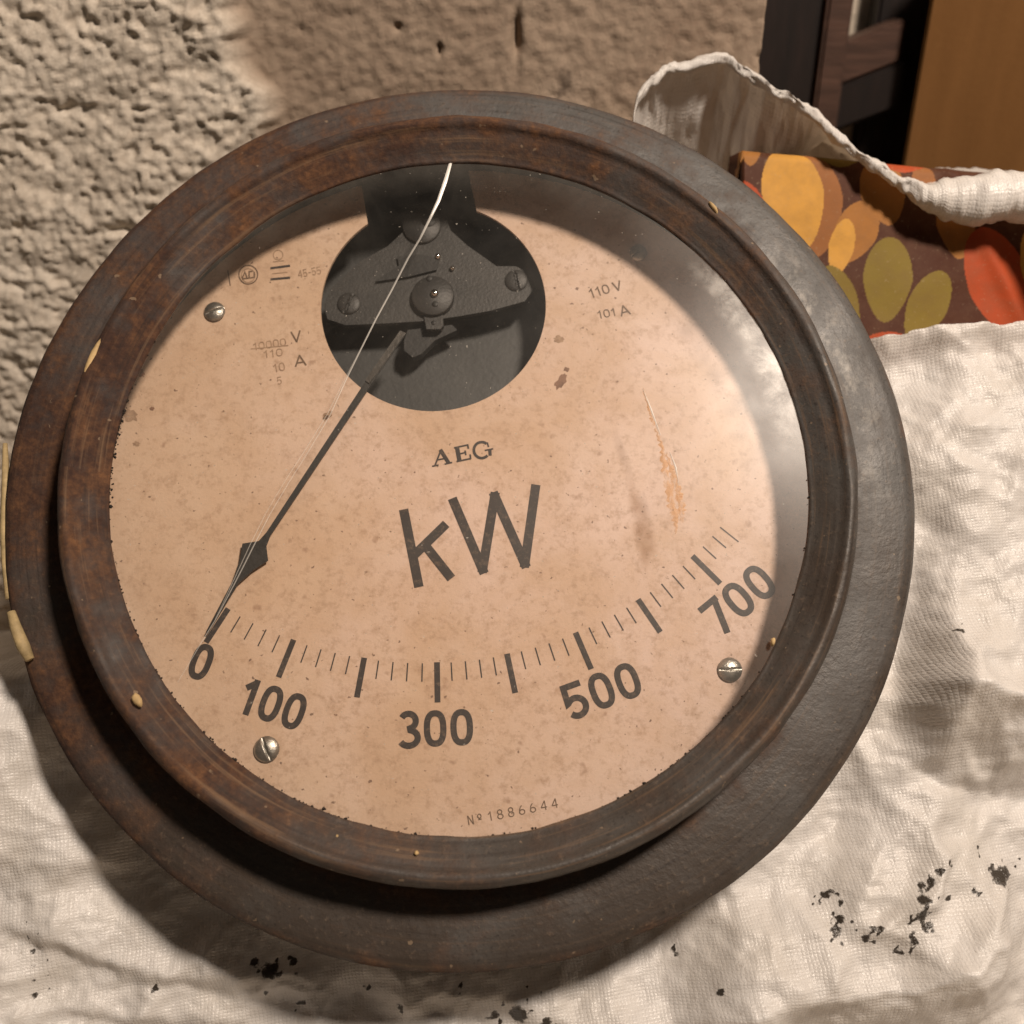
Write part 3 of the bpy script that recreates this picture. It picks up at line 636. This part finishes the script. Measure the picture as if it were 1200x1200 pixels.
q3 = fbm((S * .7 - T) * 34, (S + T * .7) * 28 + 7, 2, 94)
Wd += .0040 * (.3 - np.abs(q3)) * sstep(.13, .18, r)
Wd += .0008 * cr + .0005 * (1 - np.abs(fbm(S * 190 + cr, T * 190, 2, 48)) * 1.3) + .0003 * fbm(S * 300, T * 300, 2, 47)
rt = sstep(.10, .17, S)
Wd += .018 * rt * sstep(-.06, .02, T)                        # the filled side stands higher on the right
Wd += fold([(1030, 800), (1100, 816), (1160, 830), (1230, 834)], .034, .030, .030, end=.016, lin=True)
Wd += fold([(780, 1190), (900, 1168), (1050, 1148), (1120, 1105), (1215, 1072)], .024, .050, .022, end=.03, lin=True)
Wd += fold([(985, 1090), (1060, 1050), (1080, 1000), (1110, 985)], .004, .012, .004, end=.01)
Wd += fold([(1050, 560), (1120, 600), (1215, 590)], .004, .020, .02, end=.02)
Wd += fold([(-20, 1070), (60, 1075), (160, 1130), (300, 1150), (420, 1190)], .005, .02, .006, end=.03)
Wd += fold([(60, 1160), (200, 1190), (330, 1180)], .004, .012, .006, end=.02)
Wd += fold([(420, 1165), (560, 1160), (700, 1190)], .004, .02, .01, end=.02)
# left: the sack sinks down towards the wall; behind the case it is pressed flat; its edges fall to the floor
lw = sstep(-.085, -.17, S)
Wd += .018 * lw * sstep(.02, -.05, T); Wd -= .03 * lw * sstep(-.06, -.03, T)
Wd = np.where(r < .158, np.minimum(Wd, -.053 + (sstep(.124, .158, r)) * (Wd + .053)), Wd)
Wd = np.minimum(Wd, -.0105 + .05 * sstep(.155, .19, r))
edge = sstep(-.235, -.30, T); Wd -= edge * .05 + .10 * edge ** 2
edge = sstep(.25, .31, np.abs(S)); Wd -= .08 * edge ** 2
# the mouth's front lip: a line over the right side; further left it lies behind the meter
dlip = lip - T
Wd -= .05 * sstep(.030, 0, dlip) * sstep(-.05, -.12, S)
Wd += .006 * np.exp(-(dlip / .006) ** 2) * rt                # rolled edge
fl_s, fl_t = pl(1165, 440, -.03)
Wd -= .002 * np.exp(-((S - fl_s) / .030) ** 2 - ((T - fl_t) / .016) ** 2)   # the lip is turned in here and falls into shade
Wd = np.maximum(Wd, -.30 / 1.0)
P = to_sack(S, T, Wd)
P[..., 2] = np.maximum(P[..., 2], .002)                       # never below the floor
P[..., 1] = np.minimum(P[..., 1], -FC.y - .012)               # never through the wall
soot = np.zeros(S.shape)
def dab(px, py, rpx, amt=.72):
    a, b = pl(px, py, W0); np.maximum(soot, amt * np.exp(-(((S - a) ** 2 + (T - b) ** 2) / (rpx * 1.25 / 3400.) ** 2) ** 1.5), out=soot)
for a in ((962, 1083, 9), (968, 1070, 6), (957, 1045, 7), (970, 1050, 4), (992, 1090, 6), (1000, 1080, 4), (1050, 1062, 9), (1052, 1045, 9), (1056, 1075, 8), (1042, 1092, 7), (1030, 1105, 5), (1062, 1028, 6), (1072, 1015, 5), (1085, 1003, 3), (1150, 1024, 13), (1162, 1018, 8), (1115, 1038, 5), (1088, 1043, 3), (1086, 752, 4), (1128, 995, 3), (835, 1153, 4), (788, 1112, 4),
          (317, 1137, 12), (300, 1125, 6), (342, 1128, 7), (608, 1186, 14), (580, 1190, 7), (640, 1193, 8), (541, 1152, 4), (470, 1180, 5), (345, 1180, 4), (190, 1150, 3), (430, 1160, 3)): 
    dab(*a[:2], a[2] * .8, .66)
    for _ in range(2 + int(a[2] * .45)): dab(a[0] + random.gauss(0, a[2] * 1.1), a[1] + random.gauss(0, a[2] * 1.1), random.uniform(1.6, 3.6), .66)
for k in range(9): dab(9 + random.uniform(-2, 2), 985 + k * 21 + random.uniform(-5, 5), random.uniform(2.5, 5), .66)
for k in range(6): dab(54 + random.uniform(-2, 2), 1075 + k * 17, random.uniform(2.5, 4), .62); dab(70 + random.uniform(-2, 2), 1085 + k * 17, random.uniform(2, 3.5), .6)
UVg = np.stack([S * math.cos(.12) + T * math.sin(.12), T * math.cos(.12) - S * math.sin(.12)], -1)
fp = grid_mesh('front_panel', P, M['sack'], sack, keep=keep_lip, uv=UVg, attrs={'soot': soot})
# the mouth's back panel: built from its rim line down to where it goes behind the printed bundle and the meter
rim_px = [(735, 190), (740, 150), (746, 112), (768, 84), (795, 70), (850, 63), (880, 82), (915, 104), (950, 124), (985, 157), (1020, 185), (1055, 207), (1085, 216), (1120, 207), (1160, 203), (1200, 200), (1260, 205), (1330, 240)]
rim_d = [.398, .398, .399, .400, .401, .402, .402, .400, .397, .395, .393, .392, .391, .391, .390, .388, .376, .360]   # distance along the view axis; the wall lies at about .427
dense = 260; u = np.linspace(0, len(rim_px) - 1, dense)
rx = np.interp(u, range(len(rim_px)), [p[0] for p in rim_px]); ry = np.interp(u, range(len(rim_px)), [p[1] for p in rim_px]); rd = np.interp(u, range(len(rim_px)), rim_d)
for _ in range(3):
    for arr in (rx, ry): arr[1:-1] = (arr[:-2] + 2 * arr[1:-1] + arr[2:]) / 4
R0 = np.array([CAM + ray(a, b) * d for a, b, d in zip(rx, ry, rd)]) 
R0[:, 2] += fbm(u * 1.1, u * 0 + 2, 3, 52, .6) * .0012; R0[:, 1] += fbm(u * .7, u * 0 + 5, 2, 58) * .002
rows = []
roll = .0022 + .0006 * fbm(u * 1.2, u * 0, 2, 53) + .0070 * sstep(10.5, 14, u)          # rolled rim, thicker on the right
for a in np.linspace(-200, 60, 14):
    q = R0.copy(); q[:, 2] += roll * (math.cos(math.radians(a)) - 1); q[:, 1] += -roll * math.sin(math.radians(-a)) * 1.0 - roll * .2
    rows.append(q)
last = rows[-1]
for k in range(1, 46):
    q = last.copy(); dz = .0032 * k
    rgt = sstep(7.5, 9.5, u); flat = min(dz, .045)
    q[:, 2] -= dz * (1 - rgt) + rgt * (.10 * flat + (dz - flat)); q[:, 1] += .48 * dz * (1 - rgt) + rgt * flat + .0015 * fbm(u * .8, u * 0 + k * .12, 3, 54) * min(1, k / 6)
    q[:, 0] += .10 * dz * sstep(4, 0, u)
    rows.append(q)
PB = np.stack(rows, 0)
_uu = np.tile(u, (PB.shape[0], 1)); _kk = np.arange(PB.shape[0])[:, None] + 0 * _uu
PB += (.0012 * fbm(_uu * 1.6 + 3, _kk * .13, 4, 55, .6))[..., None] * np.array([.2, 1, .5]) * np.clip(_kk / 5, 0, 1)[..., None]
PB += (.0009 * (1 - 1.4 * np.abs(fbm(_uu * 2.2 + _kk * .09, _kk * .16 + 5, 2, 57))))[..., None] * np.array([0, 1, .5])
PB[..., 1] = np.where(PB[..., 0] < xe + .005, np.minimum(PB[..., 1], -.004), PB[..., 1])
lx = np.cumsum(np.r_[0, np.hypot(np.diff(R0[:, 0]), np.diff(R0[:, 2]))])
UVb = np.stack([np.tile(lx, (PB.shape[0], 1)), np.arange(PB.shape[0])[:, None] * .002 + 0 * PB[..., 0]], -1)
grid_mesh('back_panel', PB - np.array([FC.x, FC.y, 0]), M['sack'], sack, uv=UVb, attrs={'soot': np.zeros(PB.shape[:2])})

# ------------------------------------------------------------------ bundle in printed paper inside the sack's mouth
ZF = -.022                                                   # its front face: a plane parallel to the dial, a little behind
f0 = CAM + ray(1010, 198) * .403                             # a point on its top front edge
ang = math.radians(62)                                       # how steeply the front face stands
fv = Vector((0, math.cos(ang), math.sin(ang))); fn = Vector((0, -math.sin(ang), math.cos(ang))); fu = Vector((1, 0, 0))
FM = Matrix(((fu.x, fv.x, fn.x, f0.x), (fu.y, fv.y, fn.y, f0.y), (fu.z, fv.z, fn.z, f0.z), (0, 0, 0, 1)))
def pf(px, py):
    d = ray(px, py); t = (f0 - CAM).dot(fn) / d.dot(fn); q = CAM + d * t - f0; return q.dot(fu), q.dot(fv)
bundle = None
hx = .00036
uu = np.arange(pf(872, 195)[0], .125, hx); vv = np.arange(pf(1100, 432)[1], .030, hx)   # v > 0 wraps over the top edge
U, Vv = np.meshgrid(uu, vv)
rb = .004
phi = np.clip(Vv / rb, 0, math.radians(78)); over = np.maximum(0, Vv - rb * math.radians(78))
py_ = np.where(Vv < 0, Vv, rb * np.sin(phi) + over * math.cos(math.radians(78)))
pz_ = np.where(Vv < 0, 0, -rb * (1 - np.cos(phi)) - over * math.sin(math.radians(78)))
ends = np.maximum(0, U - .110)
pz_ = pz_ - 8 * ends ** 2 + .0010 * fbm(U * 20, Vv * 20, 3, 80) + .0014 * np.exp(-((U - .035 + .5 * Vv) / .004) ** 2)
tilt = (pf(1050, 205)[1] - pf(900, 191)[1]) / (pf(1050, 205)[0] - pf(900, 191)[0])
py_ = py_ + tilt * U
colr = np.zeros(U.shape + (3,)); colr[:] = (.075, .026, .014)
def petal(px, py, rx_, ry_, rot, c, e=2.0):
    a, b = pf(px, py); k = .403 / 1250 * 1.0; X = U - a; Y = (Vv + tilt * U) - b
    sy = abs(pf(px, py - 10)[1] - pf(px, py + 10)[1]) / 20
    t = math.radians(rot); x = (X * math.cos(t) + Y * math.sin(t)) / (rx_ * k); y = (-X * math.sin(t) + Y * math.cos(t)) / (ry_ * sy)
    wob = 1 - .16 * y                                          # narrower towards the foot
    m = (np.abs(x / np.where(y < 0, 1 + .28 * y, 1)) ** e + np.abs(y) ** e) < 1
    colr[m] = c
YEL, ORA, OLI, RED, DOR = (.62, .32, .065), (.36, .155, .040), (.22, .155, .030), (.42, .070, .022), (.30, .12, .04)
for a in ((948, 240, 40, 62, 8, DOR), (930, 232, 36, 62, 12, YEL), (1035, 225, 27, 40, 14, ORA), (1003, 272, 25, 38, -22, ORA), (986, 290, 15, 34, -12, YEL), (1083, 215, 14, 26, 5, DOR), (1120, 262, 22, 42, 8, ORA),
          (985, 350, 20, 42, 24, OLI), (1040, 328, 29, 50, -4, OLI), (1086, 360, 24, 46, -26, OLI), (1172, 335, 36, 72, 22, RED), (1040, 405, 30, 16, 0, RED), (1225, 290, 30, 50, -20, YEL), (1235, 390, 30, 44, 30, ORA), (905, 330, 24, 50, -10, ORA), (880, 170, 14, 24, 0, ORA), (1060, 176, 40, 26, 0, RED), (985, 176, 30, 20, 0, OLI), (880, 250, 20, 40, 20, RED), (1130, 440, 26, 44, 0, YEL), (1180, 175, 26, 30, 0, ORA)): petal(*a)
Pf = np.stack([U, py_, pz_], -1)
bd = grid_mesh('printed_bundle', Pf, M['floral'], None, attrs={'print': colr})
so = bd.modifiers.new('thick', 'SOLIDIFY'); so.thickness = .012; so.offset = -1
bd.matrix_world = FM
bd['label'] = 'brown paper bundle printed with orange, olive and red petals inside the sack mouth'; bd['category'] = 'bundle'

# ------------------------------------------------------------------ straw, wooden frame, cardboard box
def tube(name, pts, rad, mat, label, cat, group=None):
    P = [Vector(p) for p in pts]; n = len(P); V = []; F = []; sg = 10
    for i in range(n):
        d = (P[min(i + 1, n - 1)] - P[max(i - 1, 0)]).normalized(); a = d.cross(Vector((0, -1, .3))).normalized(); b = d.cross(a)
        rr = rad[i] * random.uniform(.88, 1.12)
        for k in range(sg): t = 2 * math.pi * k / sg; V.append(P[i] + a * rr * math.cos(t) + b * rr * math.sin(t))
    for i in range(n - 1):
        for k in range(sg): F.append((i * sg + k, i * sg + (k + 1) % sg, (i + 1) * sg + (k + 1) % sg, (i + 1) * sg + k))
    F.append(tuple(range(sg))[::-1]); F.append(tuple(range((n - 1) * sg, n * sg)))
    o = mesh(name, V, F, mat, None, True); o['label'] = label; o['category'] = cat
    return o
def mp(px, py, z): a, b = pl(px, py, z); return FC + UW * a + VW * b + NW * z
tube('straw_stalk', [mp(6, 520, -.006), mp(7, 570, -.005), mp(5, 620, -.004), mp(7, 660, -.004), mp(10, 702, -.003)], [.0008, .0013, .0015, .0014, .0010], M['straw'], 'long pale dry straw stalk lying along the rusty flange edge', 'straw')
tube('straw_piece', [mp(13, 717, .0016), mp(19, 737, .0017), mp(27, 757, .0018), mp(35, 773, .0016)], [.0012, .0019, .0020, .0013], M['straw'], 'short thick straw piece with blunt end resting on the flange', 'straw')

def box(name, p, ex, ey, ez, mat, parent=None, bev=.0015):
    bm = bmesh.new(); bmesh.ops.create_cube(bm, size=1)
    for v in bm.verts: v.co = Vector(p) + Vector(ex) * (v.co.x + .5) + Vector(ey) * (v.co.y + .5) + Vector(ez) * (v.co.z + .5)
    bmesh.ops.recalc_face_normals(bm, faces=bm.faces)
    bmesh.ops.bevel(bm, geom=bm.edges[:], offset=bev, segments=2, affect='EDGES')
    m = bpy.data.meshes.new(name); bm.to_mesh(m); bm.free(); m.materials.append(mat)
    o = bpy.data.objects.new(name, m); C.objects.link(o); o.parent = parent; return o
yf = .10
frame = empty('wooden_frame', 'dark brown wooden frame with slanted rails standing behind the sack', 'frame', Matrix.Translation((wallpt(930, 80, yf).x, yf, 0)))
fx0 = wallpt(930, 80, yf).x
def fp_(px, py, y=yf): q = wallpt(px, py, y); return Vector((q.x - fx0, q.y - yf, q.z))
a = fp_(893, 60); b = fp_(958, 60); c = fp_(988, 60)
box('post', (a.x - .01, 0, 0), (b.x - a.x + .01, 0, 0), (0, .03, 0), (0, 0, .52), M['post'], frame)
box('slat', (b.x + .001, -.004, 0), (c.x - b.x, 0, 0), (0, .025, 0), (0, 0, .52), M['rail'], frame)
for (x0, y0, x1, y1, hh, mt) in ((972, 60, 1066, 22, .020, 'rail'), (972, 108, 1066, 72, .022, 'post')):
    e0, e1 = fp_(x0, y0), fp_(x1, y1)
    box('rail', (e0.x, .004, e0.z - hh), (e1.x - e0.x, 0, e1.z - e0.z), (0, .016, 0), (0, 0, hh), M[mt], frame)
a = fp_(1038, 60); b = fp_(1100, 60)
box('post', (a.x, .021, 0), (b.x - a.x, 0, 0), (0, .015, 0), (0, 0, .52), M['post'], frame)
yb = .085
q0 = wallpt(1072, 100, yb)
cb = empty('cardboard_box', 'tall plain brown cardboard box beside the wooden frame', 'box', Matrix.Translation((q0.x, yb, 0)))
box('carton', (0, 0, .001), (.32, .0, 0), (.04, .046, 0), (0, 0, .455), M['card'], cb, .002)
box('lid_flap', (.004, .002, .4575), (.31, .0, 0), (.037, .042, 0), (0, 0, .003), M['card'], cb, .001)
